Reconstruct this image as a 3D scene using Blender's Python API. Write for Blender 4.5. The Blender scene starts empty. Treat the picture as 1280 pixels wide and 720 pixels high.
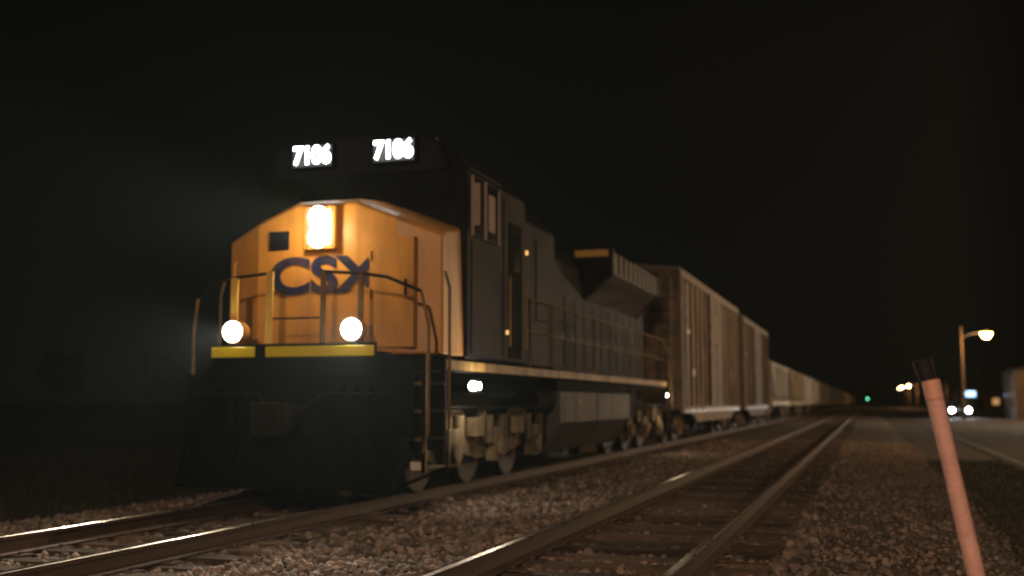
import bpy, math, random
import numpy as np
from mathutils import Vector, Matrix
random.seed(7); rng=np.random.default_rng(7)
sc=bpy.context.scene
sc.view_settings.view_transform='Standard'; sc.view_settings.look='None'; sc.view_settings.exposure=0
# ---------------------------------------------------------------- materials
def mat(name,col,rough=.6,metal=0,var=.35,scale=3.0,bump=.0,bscale=40,dirt=None,dirtamt=.5,island=False,spec=.5):
    m=bpy.data.materials.new(name); m.use_nodes=True; nt=m.node_tree; N=nt.nodes; L=nt.links
    b=N['Principled BSDF']; b.inputs['Roughness'].default_value=rough; b.inputs['Metallic'].default_value=metal
    b.inputs['Specular IOR Level'].default_value=spec
    tc=N.new('ShaderNodeTexCoord')
    no=N.new('ShaderNodeTexNoise'); no.inputs['Scale'].default_value=scale; no.inputs['Detail'].default_value=8; no.inputs['Roughness'].default_value=.65
    L.new(tc.outputs['Object'],no.inputs['Vector'])
    r=N.new('ShaderNodeMapRange'); r.inputs[1].default_value=.3; r.inputs[2].default_value=.7
    r.inputs[3].default_value=1-var; r.inputs[4].default_value=1+var
    L.new(no.outputs['Fac'],r.inputs[0])
    mul=N.new('ShaderNodeVectorMath'); mul.operation='SCALE'; mul.inputs[0].default_value=col
    L.new(r.outputs[0],mul.inputs['Scale'])
    last=mul.outputs[0]
    if island:
        g=N.new('ShaderNodeNewGeometry'); r2=N.new('ShaderNodeMapRange'); r2.inputs[3].default_value=.35; r2.inputs[4].default_value=1.7
        L.new(g.outputs['Random Per Island'],r2.inputs[0])
        m2=N.new('ShaderNodeVectorMath'); m2.operation='SCALE'; L.new(last,m2.inputs[0]); L.new(r2.outputs[0],m2.inputs['Scale']); last=m2.outputs[0]
    if dirt:
        n2=N.new('ShaderNodeTexNoise'); n2.inputs['Scale'].default_value=1.3; n2.inputs['Detail'].default_value=10
        mp=N.new('ShaderNodeMapping'); mp.inputs['Scale'].default_value=(2.5,2.5,.6)
        L.new(tc.outputs['Object'],mp.inputs[0]); L.new(mp.outputs[0],n2.inputs['Vector'])
        r3=N.new('ShaderNodeMapRange'); r3.inputs[1].default_value=.45; r3.inputs[2].default_value=.7; r3.inputs[4].default_value=dirtamt
        L.new(n2.outputs['Fac'],r3.inputs[0])
        mx=N.new('ShaderNodeMix'); mx.data_type='RGBA'; L.new(r3.outputs[0],mx.inputs[0]); L.new(last,mx.inputs[6]); mx.inputs[7].default_value=(*dirt,1)
        last=mx.outputs[2]
    L.new(last,b.inputs['Base Color'])
    rr=N.new('ShaderNodeMapRange'); rr.inputs[3].default_value=max(.05,rough-.12); rr.inputs[4].default_value=min(1,rough+.15)
    L.new(no.outputs['Fac'],rr.inputs[0]); L.new(rr.outputs[0],b.inputs['Roughness'])
    if bump>0:
        n3=N.new('ShaderNodeTexNoise'); n3.inputs['Scale'].default_value=bscale; n3.inputs['Detail'].default_value=6
        L.new(tc.outputs['Object'],n3.inputs['Vector'])
        bp=N.new('ShaderNodeBump'); bp.inputs['Strength'].default_value=bump; bp.inputs['Distance'].default_value=.03
        L.new(n3.outputs['Fac'],bp.inputs['Height']); L.new(bp.outputs[0],b.inputs['Normal'])
    return m
def emis(name,col,s,base=.5):
    m=bpy.data.materials.new(name); m.use_nodes=True; b=m.node_tree.nodes['Principled BSDF']
    b.inputs['Base Color'].default_value=(base,base,base,1); b.inputs['Emission Color'].default_value=(*col,1); b.inputs['Emission Strength'].default_value=s
    return m
M=dict(
 gold=mat('loco_yellow_paint',(.80,.39,.08),.42,var=.12,scale=1.5,dirt=(.36,.18,.06),dirtamt=.55,bump=.05,bscale=6),
 navy=mat('loco_dark_blue_paint',(.008,.010,.019),.6,var=.5,scale=1.2,dirt=(.018,.015,.014),dirtamt=.7,spec=.09),
 dkblue=mat('logo_blue',(.02,.028,.09),.5,var=.3,dirt=(.2,.1,.04),dirtamt=.35,spec=.2),
 black=mat('underframe_black',(.004,.0038,.0035),.8,var=.4,bump=.2,spec=.06),
 stripe=mat('sill_stripe',(.42,.28,.09),.5,var=.3,dirt=(.08,.055,.03),dirtamt=.8,spec=.2),
 refl=mat('reflective_yellow',(.95,.80,.03),.35,var=.05),
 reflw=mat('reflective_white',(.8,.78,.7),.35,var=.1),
 truck=mat('truck_dusty_steel',(.20,.16,.10),.7,var=.4,scale=5,bump=.3,dirt=(.03,.024,.018),dirtamt=.85,spec=.2),
 coup=mat('coupler_iron',(.022,.016,.012),.7,var=.4,bump=.3,spec=.15),
 tank=mat('fuel_tank_paint',(.085,.085,.082),.6,var=.35,dirt=(.025,.023,.02),dirtamt=.7,spec=.25),
 glass=mat('cab_glass',(.01,.012,.012),.08,var=.1),
 trim=mat('window_trim',(.42,.33,.31),.5,var=.1,spec=.2),
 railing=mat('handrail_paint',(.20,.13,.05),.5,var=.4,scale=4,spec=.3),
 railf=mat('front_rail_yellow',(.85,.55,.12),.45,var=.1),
 wheel=mat('wheel_steel',(.06,.045,.035),.5,metal=.6,var=.3),
 grille=mat('radiator_grille',(.05,.035,.02),.5,var=.3,bump=.6,bscale=30,spec=.3),
 boxcar=mat('boxcar_brown',(.27,.19,.12),.6,var=.4,scale=.9,dirt=(.07,.05,.036),dirtamt=.9,bump=.15,bscale=8,spec=.3),
 boxcar2=mat('boxcar_dark_brown',(.20,.14,.09),.6,var=.4,scale=.9,dirt=(.055,.04,.03),dirtamt=.9,bump=.15,bscale=8,spec=.3),
 roof=mat('galvanised_roof',(.22,.2,.17),.6,var=.3,metal=.2),
 hopper=mat('hopper_grey',(.68,.66,.62),.6,var=.12,dirt=(.25,.21,.17),dirtamt=.6),
 hopper2=mat('hopper_tan',(.42,.34,.22),.6,var=.15,dirt=(.12,.1,.08),dirtamt=.7),
 rail=mat('rail_rusty',(.10,.06,.045),.6,var=.35,bump=.2),
 railtop=mat('rail_head_steel',(.42,.38,.34),.28,metal=.9,var=.15),
 tie=mat('wooden_tie',(.11,.078,.06),.85,var=.5,scale=9,bump=.8,bscale=25,island=True),
 ballast=mat('ballast_bed',(.13,.10,.085),.95,var=.6,scale=14,bump=1.0,bscale=28),
 stone=mat('ballast_stone',(.26,.21,.18),.9,var=.5,scale=1.2,island=True),
 dirt=mat('ground_dirt_grass',(.04,.036,.024),1,var=.5,scale=.6,bump=.8,bscale=10),
 grass=mat('grass_blades',(.06,.055,.028),.8,var=.4,island=True),
 asphalt=mat('asphalt',(.04,.038,.036),.85,var=.35,scale=1.2,bump=.5,bscale=80,spec=.25),
 paint=mat('road_paint',(.2,.19,.17),.7,var=.7,scale=6),
 pole=mat('weathered_wood_pole',(.16,.12,.09),.85,var=.3,bump=.4),
 steel=mat('galvanised_steel',(.32,.32,.32),.5,metal=.6,var=.15),
 pink=mat('faded_marker_plastic',(.88,.52,.47),.5,var=.15,scale=14,dirt=(.48,.24,.20),dirtamt=.7,bump=.25),
 cap=mat('marker_cap_orange',(.86,.46,.36),.5,var=.1),
 capd=mat('marker_decal_dark',(.022,.022,.03),.6,var=.2,spec=.2),
 wall=mat('painted_block_wall',(.09,.07,.05),.9,var=.3,bump=.3,bscale=5),
 shingle=mat('roof_shingle',(.03,.027,.025),.9,var=.3,bump=.4),
 carp=mat('car_paint',(.06,.065,.08),.3,var=.1),
 tyre=mat('tyre_rubber',(.02,.02,.02),.85,var=.1),
 leaf=mat('foliage',(.04,.05,.022),.9,var=.4,scale=1,island=True),
 bark=mat('bark',(.05,.04,.03),.95,var=.3,bump=.5),
 e_head=emis('headlight_lens',(1,.78,.46),75), e_ditch=emis('ditch_light_lens',(1,.84,.62),55),
 e_num=emis('number_board_digits',(1,1,.97),16), e_numb=emis('number_board_backlight',(.75,.8,.8),.11,.03),
 e_white=emis('step_light_lens',(1,.88,.7),50), e_amber=emis('amber_lens',(1,.55,.15),1.2),
 e_sod=emis('sodium_lamp_lens',(1,.42,.10),90), e_warm=emis('warm_lamp_lens',(1,.62,.28),36), e_warmw=emis('lit_window',(1,.5,.18),.5),
 e_car=emis('car_headlight_lens',(.85,.95,1),300), e_green=emis('signal_green_lens',(.15,1,.5),10), e_blue=emis('sign_blue_light',(.4,.65,1),3),
)
# ---------------------------------------------------------------- builder
class B:
    def __init__(s): s.v=[];s.f=[];s.m=[];s.mats=[]
    def mi(s,k):
        if k not in s.mats: s.mats.append(k)
        return s.mats.index(k)
    def add(s,vs,fs,k):
        o=len(s.v); s.v+= [tuple(v) for v in vs]; i=s.mi(k)
        for f in fs: s.f.append([o+a for a in f]); s.m.append(i)
    def box(s,k,x0,x1,y0,y1,z0,z1):
        s.add([(x0,y0,z0),(x1,y0,z0),(x1,y1,z0),(x0,y1,z0),(x0,y0,z1),(x1,y0,z1),(x1,y1,z1),(x0,y1,z1)],
              [(0,3,2,1),(4,5,6,7),(0,1,5,4),(1,2,6,5),(2,3,7,6),(3,0,4,7)],k)
    def prism(s,k,pts,axis,a,b):
        n=len(pts)
        def P(p,t):
            if axis=='y': return (p[0],t,p[1])
            if axis=='x': return (t,p[0],p[1])
            return (p[0],p[1],t)
        s.add([P(p,a) for p in pts]+[P(p,b) for p in pts],
              [list(range(n))[::-1],list(range(n,2*n))]+[(i,(i+1)%n,n+(i+1)%n,n+i) for i in range(n)],k)
    def cyl(s,k,p,q,r,n=12,r2=None):
        p=Vector(p);q=Vector(q);d=(q-p).normalized(); r2=r if r2 is None else r2
        a=d.orthogonal().normalized(); b=d.cross(a)
        vs=[p+(a*math.cos(t)+b*math.sin(t))*r for t in [2*math.pi*i/n for i in range(n)]]
        vs+=[q+(a*math.cos(t)+b*math.sin(t))*r2 for t in [2*math.pi*i/n for i in range(n)]]
        s.add(vs,[list(range(n))[::-1],list(range(n,2*n))]+[(i,(i+1)%n,n+(i+1)%n,n+i) for i in range(n)],k)
    def tube(s,k,pts,r,n=8):
        for a,b in zip(pts,pts[1:]): s.cyl(k,a,b,r,n)
    def mesh(s,name):
        me=bpy.data.meshes.new(name); me.from_pydata(s.v,[],s.f)
        for k in s.mats: me.materials.append(M[k])
        me.polygons.foreach_set('material_index',s.m)
        import bmesh
        bm=bmesh.new(); bm.from_mesh(me); bmesh.ops.recalc_face_normals(bm,faces=bm.faces); bm.to_mesh(me); bm.free()
        me.update(); return me
def obj(name,me,parent=None,loc=(0,0,0),bevel=0,seg=2):
    o=bpy.data.objects.new(name,me); sc.collection.objects.link(o); o.location=loc
    if parent: o.parent=parent
    if bevel:
        b=o.modifiers.new('bevel','BEVEL'); b.width=bevel; b.segments=seg; b.limit_method='ANGLE'; b.angle_limit=math.radians(35)
    return o
def empty(name,loc):
    e=bpy.data.objects.new(name,None); sc.collection.objects.link(e); e.location=loc; e.empty_display_size=.3; return e
def light(name,kind,loc,energy,col,parent=None,radius=.1,rot=None,spot=None,blend=.5):
    l=bpy.data.lights.new(name,kind); l.energy=energy; l.color=col
    if kind!='SUN': l.shadow_soft_size=radius
    if spot: l.spot_size=spot; l.spot_blend=blend
    o=bpy.data.objects.new(name,l); sc.collection.objects.link(o); o.location=loc
    if rot: o.rotation_euler=rot
    if parent: o.parent=parent
    return o
def text(name,body,size,k,parent,loc,rot,ext=.006,sx=1,bold=0):
    c=bpy.data.curves.new(name,'FONT'); c.body=body; c.size=size; c.extrude=ext; c.align_x='CENTER'; c.align_y='CENTER'; c.offset=bold
    t=bpy.data.objects.new('tmp',c); sc.collection.objects.link(t)
    dg=bpy.context.evaluated_depsgraph_get(); me=bpy.data.meshes.new_from_object(t.evaluated_get(dg)); bpy.data.objects.remove(t)
    me.materials.clear(); me.materials.append(M[k]); me.name=name
    o=obj(name,me,parent,loc); o.rotation_euler=rot; o.scale=(sx,1,1); return o
RT=.17; TC=-6.36; SC=-2.06; G=.7525
# ---------------------------------------------------------------- ground
g=B(); 
g.add([(-900,-200,-.125),(900,-200,-.125),(900,1500,-.125),(-900,1500,-.125)],[(0,1,2,3)],'dirt'); obj('ground',g.mesh('ground'))
prof=[(-10.2,-.15),(-9.6,-.11),(-8.7,-.03),(-7.6,-.03),(-6.36,-.035),(-5.1,-.03),(-4.5,-.035),(-4.15,-.075),(-3.8,-.035),(-3.3,-.03),(-2.06,-.04),(-.8,-.03),(.1,-.045),(.9,-.07),(1.45,-.15)]
xs=[];zs=[]
for (a,b),(c,d) in zip(prof,prof[1:]):
    for t in (0,.25,.5,.75): xs.append(a+(c-a)*t); zs.append(b+(d-b)*t)
xs.append(prof[-1][0]); zs.append(prof[-1][1])
ys=list(np.arange(-40,2,2))+list(np.arange(2,40,.25))+list(np.arange(40,700,12))+[900]
V=[];F=[]; n=len(xs)
for j,y in enumerate(ys):
    for i in range(n):
        e=1 if 0<i<n-1 else 0
        V.append((xs[i]+e*random.uniform(-.03,.03),y,zs[i]+e*random.uniform(-.012,.014)))
for j in range(len(ys)-1):
    for i in range(n-1): F.append((j*n+i,j*n+i+1,(j+1)*n+i+1,(j+1)*n+i))
b=B(); b.add(V,F,'ballast'); bo=obj('ballast_bed',b.mesh('ballast_bed'))
for p in bo.data.polygons: p.use_smooth=True
# ties
def ties(name,cx,seed):
    r=random.Random(seed); b=B(); y=-20
    while y<260:
        dx=r.uniform(-.05,.05); a=r.uniform(-.012,.012); w=.115; L=1.3; z=.006+r.uniform(-.012,.006)
        vs=[]
        for zz in (-.18,z):
            for sx,sy in ((-1,-1),(1,-1),(1,1),(-1,1)):
                X=sx*L; Y=sy*w; vs.append((cx+dx+X*math.cos(a)-Y*math.sin(a),y+X*math.sin(a)+Y*math.cos(a),zz))
        b.add(vs,[(0,3,2,1),(4,5,6,7),(0,1,5,4),(1,2,6,5),(2,3,7,6),(3,0,4,7)],'tie'); y+=.52+r.uniform(-.02,.02)
    return b
for nm,cx,sd in (('railway_track',TC,1),('railway_track',SC,2)):
    E=empty(nm,(cx,0,0)); b=ties('ties',0,sd); obj('ties',b.mesh('ties'),E,bevel=.012,seg=1)
    r=B()
    pf=[(-.07,.0),(.07,.0),(.07,.015),(.012,.035),(.010,.12),(.034,.13),(.036,.163),(.028,.17),(-.028,.17),(-.036,.163),(-.034,.13),(-.010,.12),(-.012,.035),(-.07,.015)]
    for sx in (-G,G):
        nn=len(pf); Y0,Y1=-30,900
        Ys=[Y0,0,10,20,40,80,160,320,Y1]; o=len(r.v)
        vs=[(sx+p[0],y,p[1]+.012) for y in Ys for p in pf]
        r.mi('rail'); r.mi('railtop'); r.v+=vs
        for j in range(len(Ys)-1):
            for i in range(nn):
                r.f.append([o+j*nn+i,o+j*nn+(i+1)%nn,o+(j+1)*nn+(i+1)%nn,o+(j+1)*nn+i]); r.m.append(1 if i in (6,7,8) else 0)
    obj('rails',r.mesh('rails'),E)
    s=B(); yy=5
    while yy<45:
        for sx in (-G,G):
            s.box('rail',sx-.17,sx+.17,yy-.09,yy+.09,0,.014)
            for q in (-.1,.1): s.box('rail',sx+q-.012,sx+q+.012,yy-.03,yy-.01,.0,.04)
        yy+=.52
    obj('tie_plates',s.mesh('tie_plates'),E)
# stones (one mesh)
phi=(1+5**.5)/2
ico=np.array([(-1,phi,0),(1,phi,0),(-1,-phi,0),(1,-phi,0),(0,-1,phi),(0,1,phi),(0,-1,-phi),(0,1,-phi),(phi,0,-1),(phi,0,1),(-phi,0,-1),(-phi,0,1)])/1.9
icf=np.array([(0,11,5),(0,5,1),(0,1,7),(0,7,10),(0,10,11),(1,5,9),(5,11,4),(11,10,2),(10,7,6),(7,1,8),(3,9,4),(3,4,2),(3,2,6),(3,6,8),(3,8,9),(4,9,5),(2,4,11),(6,2,10),(8,6,7),(9,8,1)])
def stones(name,n,xr,ya,yb,smin,smax,pw=1.8):
    x=rng.uniform(*xr,n); t=rng.uniform(0,1,n)**pw; y=ya+(yb-ya)*t
    for cx in (TC,SC):
        for s in (-G,G):
            bad=np.abs(x-(cx+s))<.085; x[bad]+=rng.choice([-.17,.17],bad.sum())
    S=smin+(smax-smin)*rng.uniform(0,1,n)**1.6
    S=np.where(x>-.5,S*.7,S)
    intie=np.zeros(n,bool)
    for cx in (TC,SC): intie|=(np.abs(x-cx)<1.25)
    zb=np.interp(x,[p[0] for p in prof],[p[1] for p in prof])
    z=zb+S*rng.uniform(.0,.55,n)
    z[intie]-=.024
    sc3=S[:,None,None]*rng.uniform(.6,1.25,(n,1,3))
    v=ico[None]*sc3*rng.uniform(.75,1.25,(n,12,1))
    a=rng.uniform(0,6.28,(n,3)); 
    def rot(v,ang,i,j):
        c=np.cos(ang)[:,None]; s=np.sin(ang)[:,None]; w=v.copy(); w[:,:,i]=c*v[:,:,i]-s*v[:,:,j]; w[:,:,j]=s*v[:,:,i]+c*v[:,:,j]; return w
    v=rot(v,a[:,0],0,1); v=rot(v,a[:,1],1,2); v=rot(v,a[:,2],0,2)
    v[:,:,0]+=x[:,None]; v[:,:,1]+=y[:,None]; v[:,:,2]+=z[:,None]
    f=(icf[None]+12*np.arange(n)[:,None,None]).reshape(-1,3)
    me=bpy.data.meshes.new(name); me.vertices.add(n*12); me.vertices.foreach_set('co',v.reshape(-1))
    me.loops.add(f.size); me.loops.foreach_set('vertex_index',f.reshape(-1).astype(np.int32))
    me.polygons.add(len(f)); me.polygons.foreach_set('loop_start',np.arange(0,f.size,3,dtype=np.int32)); me.polygons.foreach_set('loop_total',np.full(len(f),3,dtype=np.int32))
    me.update(calc_edges=True); me.materials.append(M['stone']); return obj(name,me)
stones('ballast_stones',46000,(-9.7,1.4),6.5,40,.018,.055)
# grass masses
def grass(name,n,xr,yr,h,z0):
    x=rng.uniform(*xr,n); y=rng.uniform(*yr,n); a=rng.uniform(0,6.28,n); hh=rng.uniform(.4,1,n)*h; w=.008
    v=np.zeros((n,3,3)); 
    v[:,0]=np.stack([x-np.cos(a)*w,y-np.sin(a)*w,np.full(n,z0)],1); v[:,1]=np.stack([x+np.cos(a)*w,y+np.sin(a)*w,np.full(n,z0)],1)
    v[:,2]=np.stack([x+rng.uniform(-.5,.5,n)*hh,y+rng.uniform(-.5,.5,n)*hh,z0+hh],1)
    me=bpy.data.meshes.new(name); me.from_pydata(v.reshape(-1,3).tolist(),[],np.arange(3*n).reshape(-1,3).tolist()); me.materials.append(M['grass']); return obj(name,me)
grass('grass',30000,(-24,-9.7),(8,34),.12,-.13)
grass('grass',14000,(1.3,3.0),(3,30),.09,-.13)
# road
b=B(); b.box('asphalt',3.1,10.2,-40,600,-.2,-.105); obj('road',b.mesh('road'))
b=B()
b.add([(3.35,-40,-.1),(3.43,-40,-.1),(3.43,600,-.1),(3.35,600,-.1)],[(0,1,2,3)],'paint')
b.add([(9.8,-40,-.1),(9.92,-40,-.1),(9.92,600,-.1),(9.8,600,-.1)],[(0,1,2,3)],'paint')
y=-40
while y<400: b.add([(6.55,y,-.1),(6.67,y,-.1),(6.67,y+3,-.1),(6.55,y+3,-.1)],[(0,1,2,3)],'paint'); y+=12
obj('road_markings',b.mesh('road_markings'))
# ---------------------------------------------------------------- locomotive
L=empty('locomotive',(TC,0,0))
def part(name,b,bevel=0,seg=2): return obj(name,b.mesh(name),L,bevel=bevel,seg=seg)
b=B(); X=[-1.48,-.95,-.42,.42,.95,1.48]; fy=[12.66,12.46,12.42,12.42,12.46,12.66]; tz=[3.40,3.60,3.80,3.80,3.60,3.40]
vs=[];
for x,y,z in zip(X,fy,tz): vs+=[(x,y,1.9),(x,y,z-.03),(x*.985,y+.12,z+.04),(x*.97,13.5,z+.16),(x,13.5,1.9)]
fs=[]
for i in range(5):
    for j in range(4): fs.append((i*5+j,(i+1)*5+j,(i+1)*5+j+1,i*5+j+1))
    fs.append((i*5+4,(i+1)*5+4,(i+1)*5,i*5))
fs+=[(0,1,2,3,4),(25,26,27,28,29)]
b.add(vs,fs,'gold'); part('nose',b,.035,3)
b=B(); b.box('gold',-.24,.2,12.30,12.43,3.19,3.74); part('headlight_housing',b,.03,3)
b=B(); b.box('steel',-.20,.16,12.292,12.31,3.23,3.70); part('headlight_recess',b,.01)
b=B()
for z in (3.335,3.595): b.cyl('e_head',(-.02,12.275,z),(-.02,12.258,z),.128,20)
part('headlight_lenses',b)
b=B()
for z in (3.335,3.595): b.cyl('steel',(-.02,12.295,z),(-.02,12.27,z),.129,20)
part('headlight_bezels',b)
b=B()
b.box('gold',.62,1.2,12.40,12.52,1.98,3.32)
b.box('coup',.604,.614,12.43,12.47,1.98,3.32)
for z in (2.2,2.65,3.1): b.cyl('gold',(.63,12.40,z-.06),(.63,12.40,z+.06),.02)
b.cyl('coup',(1.1,12.38,2.6),(1.1,12.38,2.8),.018)
b.box('navy',-.78,-.5,12.42,12.46,3.22,3.46)
b.tube('gold',[(-1.35,12.66,2.25),(-1.35,12.56,2.25),(-1.35,12.56,3.1),(-1.35,12.66,3.1)],.016)
part('nose_door_and_fittings',b,.008,1)
text('nose_lettering','CSX',.62,'dkblue',L,(-.0,12.408,2.86),(math.pi/2,0,0),ext=.004,sx=1.3,bold=.022)
b=B(); b.box('black',-1.12,1.12,11.72,28.9,1.62,1.86)
b.box('black',-1.5,1.5,13.1,28.3,1.70,1.86)
b.prism('black',[(-1.12,11.72),(-1.02,11.6),(1.02,11.6),(1.12,11.72),(1.12,12.0),(-1.12,12.0)],'z',1.60,1.90)
part('underframe_and_walkway',b,.015,1)
b=B(); b.box('refl',-1.04,-.46,11.585,11.602,1.845,1.965); b.box('refl',-.32,1.06,11.585,11.602,1.845,1.965); part('front_reflective_strip',b,.004,1)
b=B()
b.box('black',-1.06,1.08,11.603,11.64,1.83,2.0)
for s in (-1,1):
    b.cyl('gold',(s*.77,11.62,2.15),(s*.77,11.80,2.15),.15,24,.12); b.box('gold',s*.77-.05,s*.77+.05,11.64,11.76,1.98,2.05)
    b.cyl('steel',(s*.77,11.62,2.15),(s*.77,11.60,2.15),.14,20)
part('ditch_light_housings',b,.006,1)
b=B()
for s in (-1,1): b.cyl('e_ditch',(s*.77,11.598,2.15),(s*.77,11.585,2.15),.12,20)
part('ditch_light_lenses',b)
b=B()
for x in (-.81,-.34):
    b.box('railf',x-.045,x+.045,11.68,11.71,1.9,2.86 if abs(x)<.5 else 2.80)
for x in (.36,.84):
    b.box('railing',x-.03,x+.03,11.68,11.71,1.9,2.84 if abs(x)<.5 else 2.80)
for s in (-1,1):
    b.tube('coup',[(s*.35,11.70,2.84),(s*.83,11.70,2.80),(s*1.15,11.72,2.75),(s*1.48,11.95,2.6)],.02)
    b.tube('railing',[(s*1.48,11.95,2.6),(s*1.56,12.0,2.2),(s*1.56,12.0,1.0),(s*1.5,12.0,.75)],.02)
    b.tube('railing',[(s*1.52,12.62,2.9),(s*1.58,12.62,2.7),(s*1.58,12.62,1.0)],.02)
b.tube('coup',[(-.34,11.7,2.3),(.36,11.7,2.3)],.012)
part('front_handrails',b)
b=B()
b.box('black',-1.45,1.45,11.75,11.85,.95,1.65)
b.prism('black',[(11.75,1.05),(11.50,.68),(11.38,.36),(11.44,.34),(11.85,.6),(11.85,1.05)],'x',-1.38,0)
b.prism('black',[(11.75,1.05),(11.50,.68),(11.38,.36),(11.44,.34),(11.85,.6),(11.85,1.05)],'x',.002,1.38)
for x in np.arange(-1.25,1.3,.31): b.box('black',x-.02,x+.02,11.45,11.55,.5,.95)
b.box('coup',-.13,.13,11.25,11.8,1.0,1.28); b.prism('coup',[(-.2,11.3),(-.17,11.02),(-.02,10.98),(.02,11.1),(.16,11.0),(.22,11.06),(.15,11.32)],'z',.95,1.32)
b.box('black',-.34,.34,11.68,11.75,.9,1.45)
for x in (-.95,-.75,-.55,.45,.62,.8,.98):
    y0=11.66; b.tube('black',[(x,11.72,1.5),(x+.02,y0-.12,1.3),(x+.05,y0-.16,1.0),(x+.10,y0-.08,.8)],.028,8)
b.tube('coup',[(-1.3,11.62,1.42),(-.4,11.6,1.42),(-.2,11.45,1.2)],.015); b.tube('coup',[(1.3,11.62,1.42),(.4,11.6,1.42),(.2,11.45,1.2)],.015)
part('pilot_plow_and_coupler',b,.01,1)
b=B()
for s in (-1,1):
    xo=s*1.54; xi=s*1.05
    x0,x1=min(xo,xi),max(xo,xi)
    for i,z in enumerate((.55,.88,1.2,1.52)):
        b.box('truck' if i==0 else 'black',x0,x1,12.05,12.6,z,z+.035)
        b.box('reflw' if i<1 else 'railing',x0+.01,x1-.01,12.03,12.048,z-.005,z+(.09 if i<1 else .04))
    for y in (12.0,12.62): b.box('black',s*1.50-.025,s*1.50+.025,y,y+.05,.52,1.88)
    b.box('stripe',s*1.529-.003,s*1.529+.003,12.0,12.045,.52,1.88)
    b.box('black',min(s*1.05,s*1.08),max(s*1.05,s*1.08),11.86,12.66,.52,1.68)
    b.box('black',min(s*1.05,s*1.52),max(s*1.05,s*1.52),12.67,12.70,.75,1.68)
    b.box('black',min(s*1.12,s*1.5),max(s*1.12,s*1.5),12.7,13.1,1.70,1.86)
part('corner_steps',b,.004,1)
b=B()
for s in (-1,1):
    x0,x1=sorted((s*1.05,s*1.52))
    for z in (.6,.95,1.3): b.box('black',x0,x1,28.4,28.9,z,z+.04)
    for y in (28.35,28.9): b.box('black',s*1.5-.025,s*1.5+.025,y,y+.05,.55,1.86)
b.box('truck',-.12,.12,28.8,29.8,1.0,1.26)
part('rear_steps_and_coupler',b,.004,1)
b=B()
for s in (-1,1):
    b.box('stripe',s*1.503-.006,s*1.503+.006,12.72,28.3,1.72,1.835)
part('sill_stripe',b)
# cab
b=B()
prf=[(-1.52,1.87),(1.52,1.87),(1.52,4.30),(1.30,4.62),(.95,4.80),(-.95,4.80),(-1.30,4.62),(-1.52,4.30)]
b.prism('navy',prf,'y',13.38,16.0); 
b.prism('navy',[(-1.34,4.30),(1.34,4.30),(1.2,4.66),(.9,4.86),(-.9,4.86),(-1.2,4.66)],'y',13.24,13.6)
part('cab',b,.05,3)
b=B()
for s in (-1,1):
    x0,x1=sorted((s*.12,s*1.36))
    b.box('navy',x0,x1,13.33,13.39,3.86,4.38)
    x0,x1=sorted((s*.17,s*1.31)); b.box('glass',x0,x1,13.318,13.335,3.9,4.30)
    b.cyl('black',(s*.9,13.30,3.90),(s*.6,13.295,4.25),.012,6)
part('windshields',b,.01,1)
b=B()
for s in (-1,1):
    xx=s*1.525
    for (ya,yb,za,zb) in ((13.58,14.02,3.5,4.25),(14.10,14.62,3.5,4.25)):
        b.box('glass',xx-.012,xx+.012,ya,yb,za,zb)
        for q in (ya-.03,yb): b.box('trim',xx-.02,xx+.025,q,q+.03,za-.02,zb+.02)
        b.box('navy',xx-.02,xx+.025,ya,yb,zb,zb+.03); b.box('navy',xx-.02,xx+.025,ya,yb,za-.03,za)
    if s>0: b.box('trim',s*1.60-.05,s*1.60+.05,13.5,13.53,3.6,4.15); b.box('trim',1.54,1.56,14.18,14.42,3.62,4.12)
    b.box('navy',xx-.02,xx+.03,13.4,14.7,4.31,4.35)
    b.box('black',xx-.01,xx+.01,15.15,15.75,1.95,3.9); b.box('glass',xx-.015,xx+.018,15.28,15.62,3.2,3.75)
    b.tube('railing',[(xx+s*.05,15.05,2.1),(xx+s*.05,15.05,3.1)],.015); b.tube('railing',[(xx+s*.05,15.85,2.1),(xx+s*.05,15.85,3.1)],.015)
    b.box('coup',xx-.008,xx+.008,13.55,13.57,1.95,3.4); b.box('coup',xx-.008,xx+.008,14.9,14.92,1.95,4.2)
part('cab_side_windows',b,.004,1)
b=B()
for x in (-.57,.6): b.box('black',x-.31,x+.31,13.13,13.26,4.40,4.74)
part('number_board_boxes',b,.02,2)
b=B()
for x in (-.57,.6): b.box('e_numb',x-.28,x+.28,13.118,13.132,4.43,4.71)
part('number_board_panels',b)
for x in (-.57,.6): text('number_board_digits','7106',.33,'e_num',L,(x,13.110,4.57),(math.pi/2,0,0),ext=.004,sx=.84,bold=.009)
b=B()
b.box('navy',-.5,.5,14.2,15.3,4.80,5.0); 
for x in (-.2,0,.2): b.cyl('steel',(x,13.9,4.92),(x,14.3,4.94),.04,10,.06)
b.cyl('steel',(.5,14.9,4.95),(.5,14.9,5.15),.02)
part('roof_gear',b,.03,2)
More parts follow.
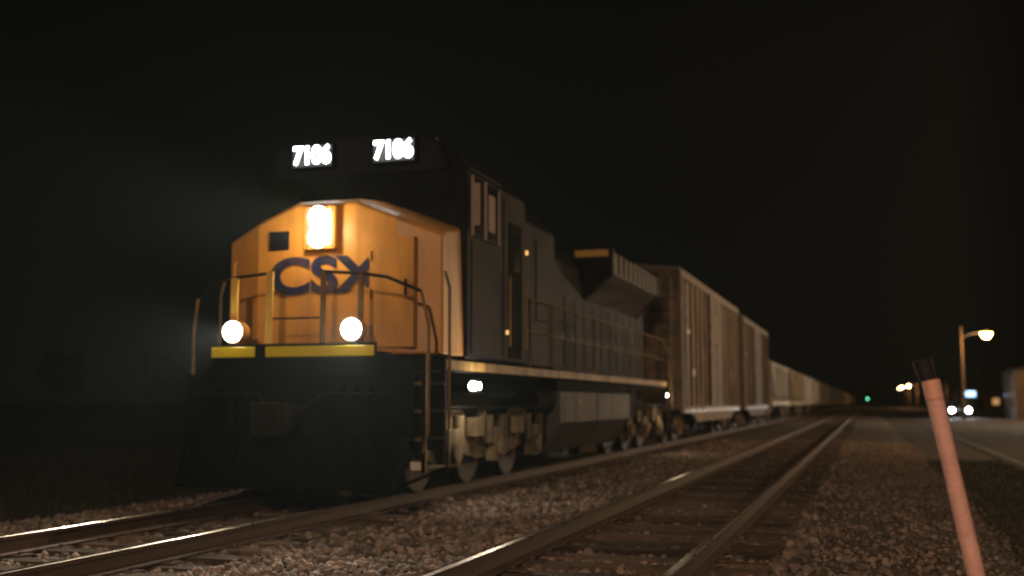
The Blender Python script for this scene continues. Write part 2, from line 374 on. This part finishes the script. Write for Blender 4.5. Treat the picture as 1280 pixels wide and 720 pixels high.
# hood
b=B()
b.prism('navy',[(-1.42,1.87),(1.42,1.87),(1.42,4.1),(1.1,4.45),(-1.1,4.45),(-1.42,4.1)],'y',16.01,18.0)
b.prism('navy',[(-.93,1.87),(.93,1.87),(.93,3.95),(.75,4.22),(-.75,4.22),(-.93,3.95)],'y',18.0,28.3)
part('engine_hood',b,.03,2)
b=B()
b.prism('grille',[(-.94,3.4),(.94,3.4),(1.5,3.92),(1.5,4.38),(1.2,4.5),(-1.2,4.5),(-1.5,4.38),(-1.5,3.92)],'y',22.2,27.2)
b.prism('navy',[(-1.53,3.9),(-.9,3.35),(.9,3.35),(1.53,3.9),(1.53,4.42),(1.2,4.55),(-1.2,4.55),(-1.53,4.42)],'y',22.0,22.2)
b.prism('navy',[(-1.53,3.9),(-.9,3.35),(.9,3.35),(1.53,3.9),(1.53,4.42),(1.2,4.55),(-1.2,4.55),(-1.53,4.42)],'y',27.2,27.4)
b.box('railf',.75,1.45,21.985,21.998,4.26,4.40)  # yellow strip paints in the orange light on the wing's upper edge
for y in np.arange(22.7,27.2,.5): 
    b.box('navy',1.497,1.52,y,y+.05,3.95,4.37); b.box('navy',-1.52,-1.497,y,y+.05,3.95,4.37)
b.box('steel',-.35,.35,20.2,21.3,4.2,4.5); b.box('navy',-.7,.7,18.3,19.6,4.2,4.42)
part('radiator_and_exhaust',b,.02,1)
b=B()
for s in (-1,1):
    y=18.15
    while y<28:
        x=s*.935; b.box('navy',x-.012,x+.012,y,y+.68,2.0,3.3); b.box('steel',x-.02,x+.022,y+.58,y+.62,2.5,2.62)
        y+=.76
    for y in (16.2,16.85): b.box('navy',s*1.425-.01,s*1.425+.01,y,y+.55,2.6,3.9)
part('hood_doors',b,.006,1)
b=B()
for s in (-1,1):
    pts=[(s*1.46,y,2.9) for y in (16.1,19,22,25,28.2)]
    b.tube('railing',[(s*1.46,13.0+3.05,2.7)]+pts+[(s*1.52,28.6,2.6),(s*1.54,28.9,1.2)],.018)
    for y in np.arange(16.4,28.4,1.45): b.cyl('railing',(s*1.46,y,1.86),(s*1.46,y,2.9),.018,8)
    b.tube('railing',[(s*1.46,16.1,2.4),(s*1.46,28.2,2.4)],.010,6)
part('walkway_handrails',b)
b=B()
b.prism('tank',[(-1.45,1.5),(1.45,1.5),(1.45,.98),(1.1,.48),(-1.1,.48),(-1.45,.98)],'y',18.2,20.9)
b.prism('tank',[(-1.45,1.5),(1.45,1.5),(1.45,.98),(1.1,.48),(-1.1,.48),(-1.45,.98)],'y',20.95,24.0)
b.box('black',-1.40,1.40,18.15,24.1,1.5,1.72)
for s in (-1,1):
    b.cyl('black',(s*1.2,17.1,1.35),(s*1.2,18.1,1.35),.2,16)
    b.cyl('steel',(s*1.47,19.5,1.3),(s*1.44,19.5,1.3),.06,10)
    b.box('black',s*1.3-.12,s*1.3+.12,24.2,24.8,1.0,1.6)
part('fuel_tank',b,.03,2)
def truck6(cy):
    b=B()
    for s in (-1,1):
        X0=s*1.06
        pr=[(-2.55,.95),(-2.35,1.18),(-1.2,1.22),(-.9,1.05),(.9,1.05),(1.2,1.22),(2.35,1.18),(2.55,.95),(2.5,.62),(2.15,.55),(1.6,.72),(1.1,.62),(.6,.55),(-.6,.55),(-1.1,.62),(-1.6,.72),(-2.15,.55),(-2.5,.62)]
        b.prism('truck',[(cy+p[0],p[1]) for p in pr],'x',*sorted((X0,X0+s*.13)))
        for ay in (-1.85,0,1.85):
            b.box('truck',*sorted((X0+s*.13,X0+s*.27)),cy+ay-.22,cy+ay+.22,.50,.98)
            b.cyl('truck',(X0+s*.26,cy+ay,.69),(X0+s*.33,cy+ay,.69),.14,14)
            b.cyl('wheel',(s*.70,cy+ay,.69),(s*.83,cy+ay,.69),.52,28); b.cyl('wheel',(s*.66,cy+ay,.69),(s*.70,cy+ay,.69),.56,28)
            for q in (-.32,.32): b.cyl('truck',(X0+s*.2,cy+ay+q,.75),(X0+s*.2,cy+ay+q,1.15),.075,10)
        for ay in (-.93,.93):
            b.cyl('truck',(X0+s*.18,cy+ay,.85),(X0+s*.2,cy+ay+.35,1.2),.06,10)
            b.box('truck',*sorted((X0+s*.14,X0+s*.3)),cy+ay-.16,cy+ay+.16,.86,1.12)
        b.tube('black',[(X0+s*.3,cy-2.3,1.25),(X0+s*.3,cy+2.3,1.25)],.03)
        b.tube('black',[(X0+s*.28,cy-2.35,1.2),(X0+s*.3,cy-2.4,.5),(X0-s*.2,cy-2.45,.3)],.025)
    for ay in (-1.85,0,1.85): b.cyl('wheel',(-.75,cy+ay,.69),(.75,cy+ay,.69),.09,12)
    b.box('black',-.9,.9,cy-2.2,cy+2.2,.8,1.4)
    part('truck',b,.015,1)
truck6(15.35); truck6(26.4)
b=B(); 
b.box('black',1.44,1.53,13.75,13.93,1.44,1.62); b.cyl('e_white',(1.49,13.74,1.53),(1.49,13.725,1.53),.06,14); b.cyl('e_white',(1.535,13.84,1.53),(1.545,13.84,1.53),.045,14)
b.cyl('e_amber',(1.535,15.95,3.55),(1.56,15.95,3.55),.035,10); b.cyl('e_amber',(1.535,15.0,2.3),(1.56,15.0,2.3),.03,10)
part('step_lights',b)
light('step_lamp','POINT',(1.76,13.7,1.45),26,(1,.80,.58),L,.05)
light('rear_step_lamp','POINT',(1.75,28.2,1.3),22,(1,.74,.48),L,.05)
b=B(); b.cyl('e_white',(1.535,28.2,1.5),(1.55,28.2,1.5),.03,10); b.box('black',1.46,1.53,28.1,28.3,1.42,1.58); part('rear_step_light',b)
for z in (3.34,3.59): light('headlight_beam','SPOT',(-.02,12.15,z),900,(1,.82,.58),L,.08,(math.radians(90-5.5),0,math.pi),math.radians(24),.8)
light('headlight_spill_fill','POINT',(-.02,11.95,3.48),26,(1,.74,.42),L,.09)  # fill light added ahead of the lens, spills onto nose and haze
for s in (-1,1): light('ditch_beam','SPOT',(s*.77,11.54,2.15),650,(1,.87,.68),L,.06,(math.radians(90-14),0,math.pi+.38 if s>0 else math.pi-.1),math.radians(62),.9)
for s in (-1,1): light('ditch_bulb','POINT',(s*.77,11.50,2.16),1.2,(1,.8,.55),L,.05)
# ---------------------------------------------------------------- freight cars
def truck4(b,cy,k='truck'):
    for s in (-1,1):
        pr=[(-1.25,.62),(-1.15,.8),(-.45,.98),(.45,.98),(1.15,.8),(1.25,.62),(1.1,.55),(.7,.66),(.35,.38),(-.35,.38),(-.7,.66),(-1.1,.55)]
        b.prism(k,[(cy+p[0],p[1]) for p in pr],'x',*sorted((s*1.0,s*1.12)))
        for ay in (-.87,.87):
            b.cyl('wheel',(s*.66,cy+ay,.62),(s*.82,cy+ay,.62),.45,24); b.cyl(k,(s*1.05,cy+ay,.62),(s*1.2,cy+ay,.62),.1,10)
        for q in (-.2,0,.2): b.cyl(k,(s*1.1,cy+q,.45),(s*1.1,cy+q,.8),.08,8)
    b.box('black',-1,1,cy-.2,cy+.2,.5,.9)
    for ay in (-.87,.87): b.cyl('wheel',(-.7,cy+ay,.62),(.7,cy+ay,.62),.08,10)
def boxcar(Lc,H,k):
    b=B(); z0=1.12
    b.box(k,-1.46,1.46,0,Lc,z0,H)
    b.prism('roof',[(-1.5,H),(1.5,H),(1.5,H+.06),(0,H+.2),(-1.5,H+.06)],'y',-.03,Lc+.03)
    y=.05
    dc=Lc/2
    while y<Lc-.05:
        if abs(y+.05-dc)>1.9:
            for s in (-1,1): b.box(k,*sorted((s*1.46,s*1.525)),y,y+.09,z0,H-.05)
        b.prism('roof',[(-1.5,H+.06),(0,H+.2),(1.5,H+.06),(1.5,H+.09),(0,H+.24),(-1.5,H+.09)],'y',y,y+.05)
        y+=(Lc-.19)/round((Lc-.19)/.98)
    for s in (-1,1):
        b.box(k,*sorted((s*1.46,s*1.54)),0,Lc,z0-.1,z0+.1)
        b.prism(k,[(1.8,z0-.1),(3.0,z0-.38),(Lc-3,z0-.38),(Lc-1.8,z0-.1)],'x',*sorted((s*1.46,s*1.50)))
        b.box(k,*sorted((s*1.46,s*1.53)),0,Lc,H-.18,H-.01)
        for a,c in ((dc-1.55,dc-.02),(dc+.02,dc+1.55)):
            b.box('boxcar2',*sorted((s*1.47,s*1.57)),a,c,z0+.08,H-.15)
            for z in np.arange(z0+.4,H-.3,.55): b.box(k,*sorted((s*1.57,s*1.60)),a+.08,c-.08,z,z+.08)
            b.cyl('steel',(s*1.62,(a+c)/2+.3,z0+.15),(s*1.62,(a+c)/2+.3,H-.2),.018,6)
        b.box('steel',*sorted((s*1.54,s*1.60)),dc-3.4,dc+3.4,z0+.01,z0+.07)
        for yy in (.25,.7): b.box('steel',*sorted((s*1.53,s*1.57)),yy,yy+.03,z0-.1,H-.3 if yy>0 else H)
        for z in np.arange(z0,H-.4,.38): b.cyl('steel',(s*1.56,.25,z),(s*1.56,.72,z),.014,6)
        for yy in np.arange(.2,Lc-1.1,1.25): b.box('reflw',*sorted((s*1.545,s*1.55)),yy,yy+1.0,z0-.09,z0)  # reflective markings; their long white run also paints in the lit lower sill
        b.box('reflw',*sorted((s*1.461,s*1.466)),1.35,2.2,3.3,3.42); b.box('reflw',*sorted((s*1.461,s*1.466)),2.4,2.9,2.1,2.3); b.box('reflw',*sorted((s*1.461,s*1.466)),Lc-2.7,Lc-2.3,2.2,2.6)
    for z in np.arange(z0+.15,H-.2,.32):
        b.prism(k,[(-.07,z),(0,z-.08),(0,z+.08)],'x',-1.35,1.35); 
        b.prism(k,[(Lc+.07,z),(Lc,z-.08),(Lc,z+.08)],'x',-1.35,1.35)
    for xx in (.85,1.25): b.box('steel',xx,xx+.03,-.13,-.09,z0,H-.2)
    for z in np.arange(z0,H-.3,.38): b.cyl('steel',(.86,-.11,z),(1.26,-.11,z),.014,6)
    b.cyl('steel',(-.8,-.1,2.6),(-.8,-.14,2.6),.28,16)
    b.box('black',-.35,.35,-.2,Lc+.2,.85,z0)
    b.box('truck',-.12,.12,-.85,-.2,.88,1.12); b.box('truck',-.12,.12,Lc+.2,Lc+.8,.88,1.12)
    truck4(b,2.0); truck4(b,Lc-2.0)
    return b
def hopper(k,Lc=14.5,H=3.72):
    b=B(); 
    def sec(y,zb,w): return [(-w,y,zb),(-1.5,y,zb+.6),(-1.5,y,H-.3),(-1.0,y,H),(1.0,y,H),(1.5,y,H-.3),(1.5,y,zb+.6),(w,y,zb)]
    S=[sec(1.0,2.6,.9),sec(2.6,1.1,.8),sec(Lc-2.6,1.1,.8),sec(Lc-1.0,2.6,.9)]
    vs=sum(S,[]); fs=[list(range(8)),list(range(24,32))]
    for j in range(3):
        for i in range(8): fs.append((j*8+i,j*8+(i+1)%8,(j+1)*8+(i+1)%8,(j+1)*8+i))
    b.add(vs,fs,k)
    for y in np.arange(2.6,Lc-2.5,1.15):
        for s in (-1,1): b.box(k,*sorted((s*1.49,s*1.57)),y,y+.08,1.3,H-.3)
    for s in (-1,1):
        b.box(k,*sorted((s*1.40,s*1.56)),0,Lc,1.15,1.38); b.box(k,*sorted((s*1.45,s*1.54)),.5,Lc-.5,H-.38,H-.25)
        for y in (.1,Lc-.22): b.box(k,*sorted((s*1.38,s*1.5)),y,y+.12,1.3,H-.3)
        for y in np.arange(.6,Lc-.6,1.5): b.box('refl',*sorted((s*1.562,s*1.567)),y,y+.4,1.2,1.32)
        for z in np.arange(1.4,H-.3,.38): b.cyl('steel',(s*1.54,.15,z),(s*1.54,.7,z),.016,6)
        b.box('steel',*sorted((s*1.53,s*1.55)),.7,.73,1.3,H-.2)
    for c in (Lc*.28,Lc*.5,Lc*.72):
        b.add([(-.9,c-1.4,1.2),(.9,c-1.4,1.2),(.9,c+1.4,1.2),(-.9,c+1.4,1.2),(-.35,c-.3,.45),(.35,c-.3,.45),(.35,c+.3,.45),(-.35,c+.3,.45)],[(0,1,2,3),(4,7,6,5),(0,4,5,1),(1,5,6,2),(2,6,7,3),(3,7,4,0)],k)
    b.box('steel',-.3,.3,.8,Lc-.8,H+.08,H+.12); b.box('black',-.3,.3,-.2,Lc+.2,.85,1.15)
    for y in (.05,Lc-.15): b.box(k,-1.4,1.4,y,y+.1,1.15,1.4); b.box(k,-1.2,1.2,y,y+.08,H-.5,H-.35)
    b.box('truck',-.12,.12,-.8,-.2,.88,1.12)
    truck4(b,1.6); truck4(b,Lc-1.6)
    return b
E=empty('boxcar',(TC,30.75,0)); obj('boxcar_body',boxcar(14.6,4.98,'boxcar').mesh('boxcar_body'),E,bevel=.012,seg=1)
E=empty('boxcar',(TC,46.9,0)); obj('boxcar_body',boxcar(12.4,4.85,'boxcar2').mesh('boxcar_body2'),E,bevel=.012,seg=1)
h1=hopper('hopper').mesh('hopper_body'); h2=hopper('hopper2').mesh('hopper_body2')
y=60.8; i=0
while y<430:
    E=empty('hopper_car',(TC,y,0)); obj('hopper_body',(h1,h2,h1,h1,h2)[i%5],E); y+=16; i+=1
# ---------------------------------------------------------------- marker post (leaning)
E=empty('marker_post',(.53,4.9,-.12)); E.rotation_euler=(0,math.radians(-10.5),0)
b=B(); n=24; H=1.545
rows=[]
for z in np.linspace(0,H,24):
    f=.0335+.004*math.sin(z*9)*.3; rows.append((z,f))
vs=[(r*math.cos(2*math.pi*i/n),r*.8*math.sin(2*math.pi*i/n),z) for z,r in rows for i in range(n)]
fs=[(j*n+i,j*n+(i+1)%n,(j+1)*n+(i+1)%n,(j+1)*n+i) for j in range(len(rows)-1) for i in range(n)]+[[ (len(rows)-1)*n+i for i in range(n)]]
b.add(vs,fs,'pink'); o=obj('post',b.mesh('post'),E)
for p in o.data.polygons: p.use_smooth=len(p.vertices)==4
b=B(); b.cyl('cap',(0,0,H-.07),(0,0,H+.012),.036,24); obj('post_cap',b.mesh('post_cap'),E,bevel=.006,seg=2)
b=B(); b.cyl('capd',(-.01,0,H+.013),(-.015,0,H+.10),.034,20,.040); obj('post_top_sleeve',b.mesh('post_top_sleeve'),E,bevel=.004)
# ---------------------------------------------------------------- street lamps
def lamp(x,y,h,side,lens,power,col,arm=1.9,rad=.18,globe=.2):
    E=empty('street_lamp',(x,y,-.12)); hz=h+.12
    b=B(); b.cyl('pole',(0,0,0),(0,0,hz+.6),.14,14,.09); obj('pole',b.mesh('pole'),E)
    b=B(); b.tube('steel',[(0,0,hz-.3),(side*arm*.4,0,hz+.02),(side*arm,0,hz+.1)],.03); 
    b.cyl('steel',(side*arm,0,hz+.1),(side*arm,0,hz+.28),.13,14,.09); b.cyl('steel',(side*arm,0,hz+.04),(side*arm,0,hz+.1),.24,18,.14); obj('arm_and_hood',b.mesh('arm_and_hood'),E)
    b=B(); b.cyl(lens,(side*arm,0,hz-.1),(side*arm,0,hz+.035),globe*.85,18,globe); b.cyl(lens,(side*arm,0,hz-.1-globe*.6),(side*arm,0,hz-.1),globe*.4,18,globe*.85); obj('lens',b.mesh('lens'),E)
    if power: light('lamp_bulb','POINT',(side*arm,0,hz-.5-globe*.6),power,col,E,rad)
SOD=(1,.50,.17)
lamp(7.3,97,6.8,1,'e_sod',1300,SOD,globe=.45)
lamp(2.6,-11,8.0,-1,'e_warm',4900,(1,.64,.40))
lamp(14.5,36,6.5,-1,'e_sod',3600,(1,.58,.27))
lamp(14.5,76,7.5,-1,'e_warm',4800,(1,.78,.52))
lamp(10.9,275,5.2,-1,'e_warm',1500,SOD,globe=.42); lamp(10.6,318,5.4,-1,'e_warm',1500,SOD,globe=.42); lamp(13.5,214,4.1,-1,'e_sod',300,SOD,globe=.16)
lamp(12,400,6,-1,'e_warm',500,SOD,globe=.3)
# ---------------------------------------------------------------- car
E=empty('parked_car',(7.85,110.5,-.105))
b=B()
prf=[(-2.2,.35),(-2.25,.62),(-2.1,.85),(-1.1,1.0),(-.35,1.45),(1.0,1.48),(1.8,1.08),(2.2,1.0),(2.25,.5),(2.2,.3),(1.75,.3),(1.6,.6),(1.3,.68),(1.0,.6),(.85,.3),(-.95,.3),(-1.1,.6),(-1.4,.68),(-1.7,.6),(-1.85,.3)]
b.prism('carp',prf,'x',-.88,.88); obj('body',b.mesh('body'),E,bevel=.05,seg=2)
b=B(); b.add([(-.75,-1.04,1.035),(.75,-1.04,1.035),(.66,-.42,1.43),(-.66,-.42,1.43)],[(0,1,2,3)],'glass')
for s in (-1,1): b.prism('glass',[(-.9,1.02),(-.35,1.38),(.95,1.4),(1.5,1.08)],'x',*sorted((s*.875,s*.888)))
b.box('black',-.6,.6,-2.27,-2.2,.4,.6); obj('windows_and_grille',b.mesh('wg'),E)
b=B()
for s in (-1,1):
    for yy in (-1.4,1.3): b.cyl('tyre',(s*.68,yy,.32),(s*.9,yy,.32),.32,20); b.cyl('steel',(s*.9,yy,.32),(s*.91,yy,.32),.2,14)
obj('wheels',b.mesh('wheels'),E)
b=B()
for s in (-1,1): b.cyl('e_car',(s*.7,-2.2,.72),(s*.7,-2.28,.72),.17,14)
obj('headlights',b.mesh('headlights'),E)
for s in (-1,1): light('car_beam','SPOT',(s*.7,-2.35,.72),420,(.85,.93,1),E,.08,(math.radians(86),0,math.pi),math.radians(50),.8)
E=empty('illuminated_sign',(10.6,131,-.12)); b=B(); b.cyl('steel',(0,0,0),(0,0,2.0),.06); b.box('black',-.55,.55,-.08,.08,2.0,2.7); b.box('e_blue',-.5,.5,-.1,-.082,2.05,2.65); obj('sign_panel',b.mesh('sign_panel'),E,bevel=.01)
# ---------------------------------------------------------------- buildings
def building(name,x,y,w,d,h,lit):
    E=empty(name,(x,y,-.12))
    b=B(); b.box('wall',0,w,0,d,0,h); obj('walls',b.mesh('walls'),E)
    b=B(); b.prism('shingle',[(-.4,h),(w+.4,h),(w/2,h+1.5)],'y',-.4,d+.4); obj('roof',b.mesh('roof'),E)
    b=B()
    for i,t in enumerate(np.arange(1.2,w-1.2,2.6)):
        if i==1: b.box('black',t,t+1,-.04,0.0,0,2.1)
        else:
            b.box('trim',t-.08,t+1.28,-.03,0,.92,2.28); b.box('e_warmw' if i in lit else 'glass',t,t+1.2,-.045,-.03,1,2.2)
    for t in np.arange(1,d-1.5,3): b.box('trim',-.03,0,t-.08,t+1.28,.92,2.28); b.box('glass',-.045,-.03,t,t+1.2,1,2.2)
    obj('windows_and_door',b.mesh('windows'),E)
building('block_building',12.0,104,13,10,4.2,(0,))
building('small_house',16,230,10,8,3.2,(2,))
E=empty('wall_lamp',(13.4,103.8,3.6)); b=B(); b.box('steel',-.1,.1,0,.2,-.05,.1); b.cyl('e_sod',(0,-.02,-.12),(0,-.02,-.05),.09,12); obj('lamp_body',b.mesh('lb'),E)
E=empty('railway_signal',(-.1,400,-.1)); b=B(); b.cyl('steel',(0,0,0),(0,0,4),.08); b.box('black',-.3,.3,-.1,.1,2.0,4.0); b.cyl('e_green',(0,-.12,2.6),(0,-.2,2.6),.2,14); obj('mast_and_head',b.mesh('sig'),E)
# ---------------------------------------------------------------- trees
def treeline(name,spots):
    b=B(); pts=[];
    for (x,y,h) in spots:
        b.cyl('bark',(x,y,-.13),(x+random.uniform(-.3,.3),y,h*.55),.28,7,.12)
        for k in range(4):
            a=random.uniform(0,6.28); b.cyl('bark',(x,y,h*random.uniform(.3,.5)),(x+math.cos(a)*h*.22,y+math.sin(a)*h*.22,h*random.uniform(.6,.8)),.1,5,.04)
        for c in range(18):
            cx=x+random.gauss(0,h*.17); cy=y+random.gauss(0,h*.17); cz=h*random.uniform(.38,.95); cr=h*random.uniform(.08,.14)
            pts.append((cx,cy,cz,cr))
    P=np.array(pts); n=36; c=np.repeat(P,n,0); N=len(c); d=rng.normal(size=(N,3)); d/=np.linalg.norm(d,axis=1)[:,None]
    ctr=c[:,:3]+d*c[:,3:4]*rng.uniform(.5,1.15,(N,1))
    u=rng.normal(size=(N,3)); v=rng.normal(size=(N,3)); u/=np.linalg.norm(u,axis=1)[:,None]; v/=np.linalg.norm(v,axis=1)[:,None]; s=.30
    q=np.stack([ctr-u*s,ctr+v*s,ctr+u*s,ctr-v*s],1).reshape(-1,3)
    o=len(b.v); i=b.mi('leaf'); b.v+=q.tolist()
    for k in range(N): b.f.append([o+4*k,o+4*k+1,o+4*k+2,o+4*k+3]); b.m.append(i)
    me=bpy.data.meshes.new(name); me.from_pydata(b.v,[],b.f)
    for k in b.mats: me.materials.append(M[k])
    me.polygons.foreach_set('material_index',b.m); return obj(name,me)
sp=[(random.uniform(30,40),y+random.uniform(-3,3),random.uniform(7,11)) for y in range(130,420,10)]
sp+=[(random.uniform(-110,-95),y+random.uniform(-3,3),random.uniform(6,9)) for y in range(120,420,12)]
sp+=[(x+random.uniform(-2,2),520+random.uniform(-8,8),random.uniform(9,14)) for x in range(-60,60,8)]
treeline('distant_trees',sp)
# ---------------------------------------------------------------- scatter volume added around the locomotive to give the headlights a glow
M['haze']=hz=bpy.data.materials.new('headlight_glow_haze'); hz.use_nodes=True; nt=hz.node_tree; nt.nodes.clear()
out=nt.nodes.new('ShaderNodeOutputMaterial'); vsn=nt.nodes.new('ShaderNodeVolumeScatter'); vsn.inputs['Density'].default_value=.0011; vsn.inputs['Anisotropy'].default_value=.5; vsn.inputs['Color'].default_value=(.75,.95,1,1)
nt.links.new(vsn.outputs[0],out.inputs['Volume'])
b=B(); b.box('haze',-45,2.5,-4,34,-.3,12); obj('headlight_glow_haze',b.mesh('headlight_glow_haze'))
# ---------------------------------------------------------------- world / moon / camera
w=bpy.data.worlds.new('World'); sc.world=w; w.use_nodes=True; nt=w.node_tree; bg=nt.nodes['Background']
sky=nt.nodes.new('ShaderNodeTexSky'); sky.sky_type='NISHITA'; sky.sun_disc=False; sky.sun_elevation=math.radians(35); sky.sun_rotation=math.radians(-70)
hsv=nt.nodes.new('ShaderNodeHueSaturation'); hsv.inputs['Saturation'].default_value=.3
nt.links.new(sky.outputs[0],hsv.inputs['Color']); nt.links.new(hsv.outputs[0],bg.inputs[0]); bg.inputs['Strength'].default_value=.0002
light('moonlight','SUN',(0,0,30),.004,(1,.95,.88),rot=(math.radians(55),0,math.radians(-110))).data.angle=math.radians(.5)
cam=bpy.data.cameras.new('camera'); co=bpy.data.objects.new('camera',cam); sc.collection.objects.link(co)
cam.sensor_width=36; cam.lens=1400/1280*36; cam.clip_end=3000
co.location=(0,0,1.32); co.rotation_euler=(math.radians(90+5.83),0,math.radians(17.55))
cam.dof.use_dof=True; cam.dof.focus_distance=7.0; cam.dof.aperture_fstop=1.15
sc.camera=co
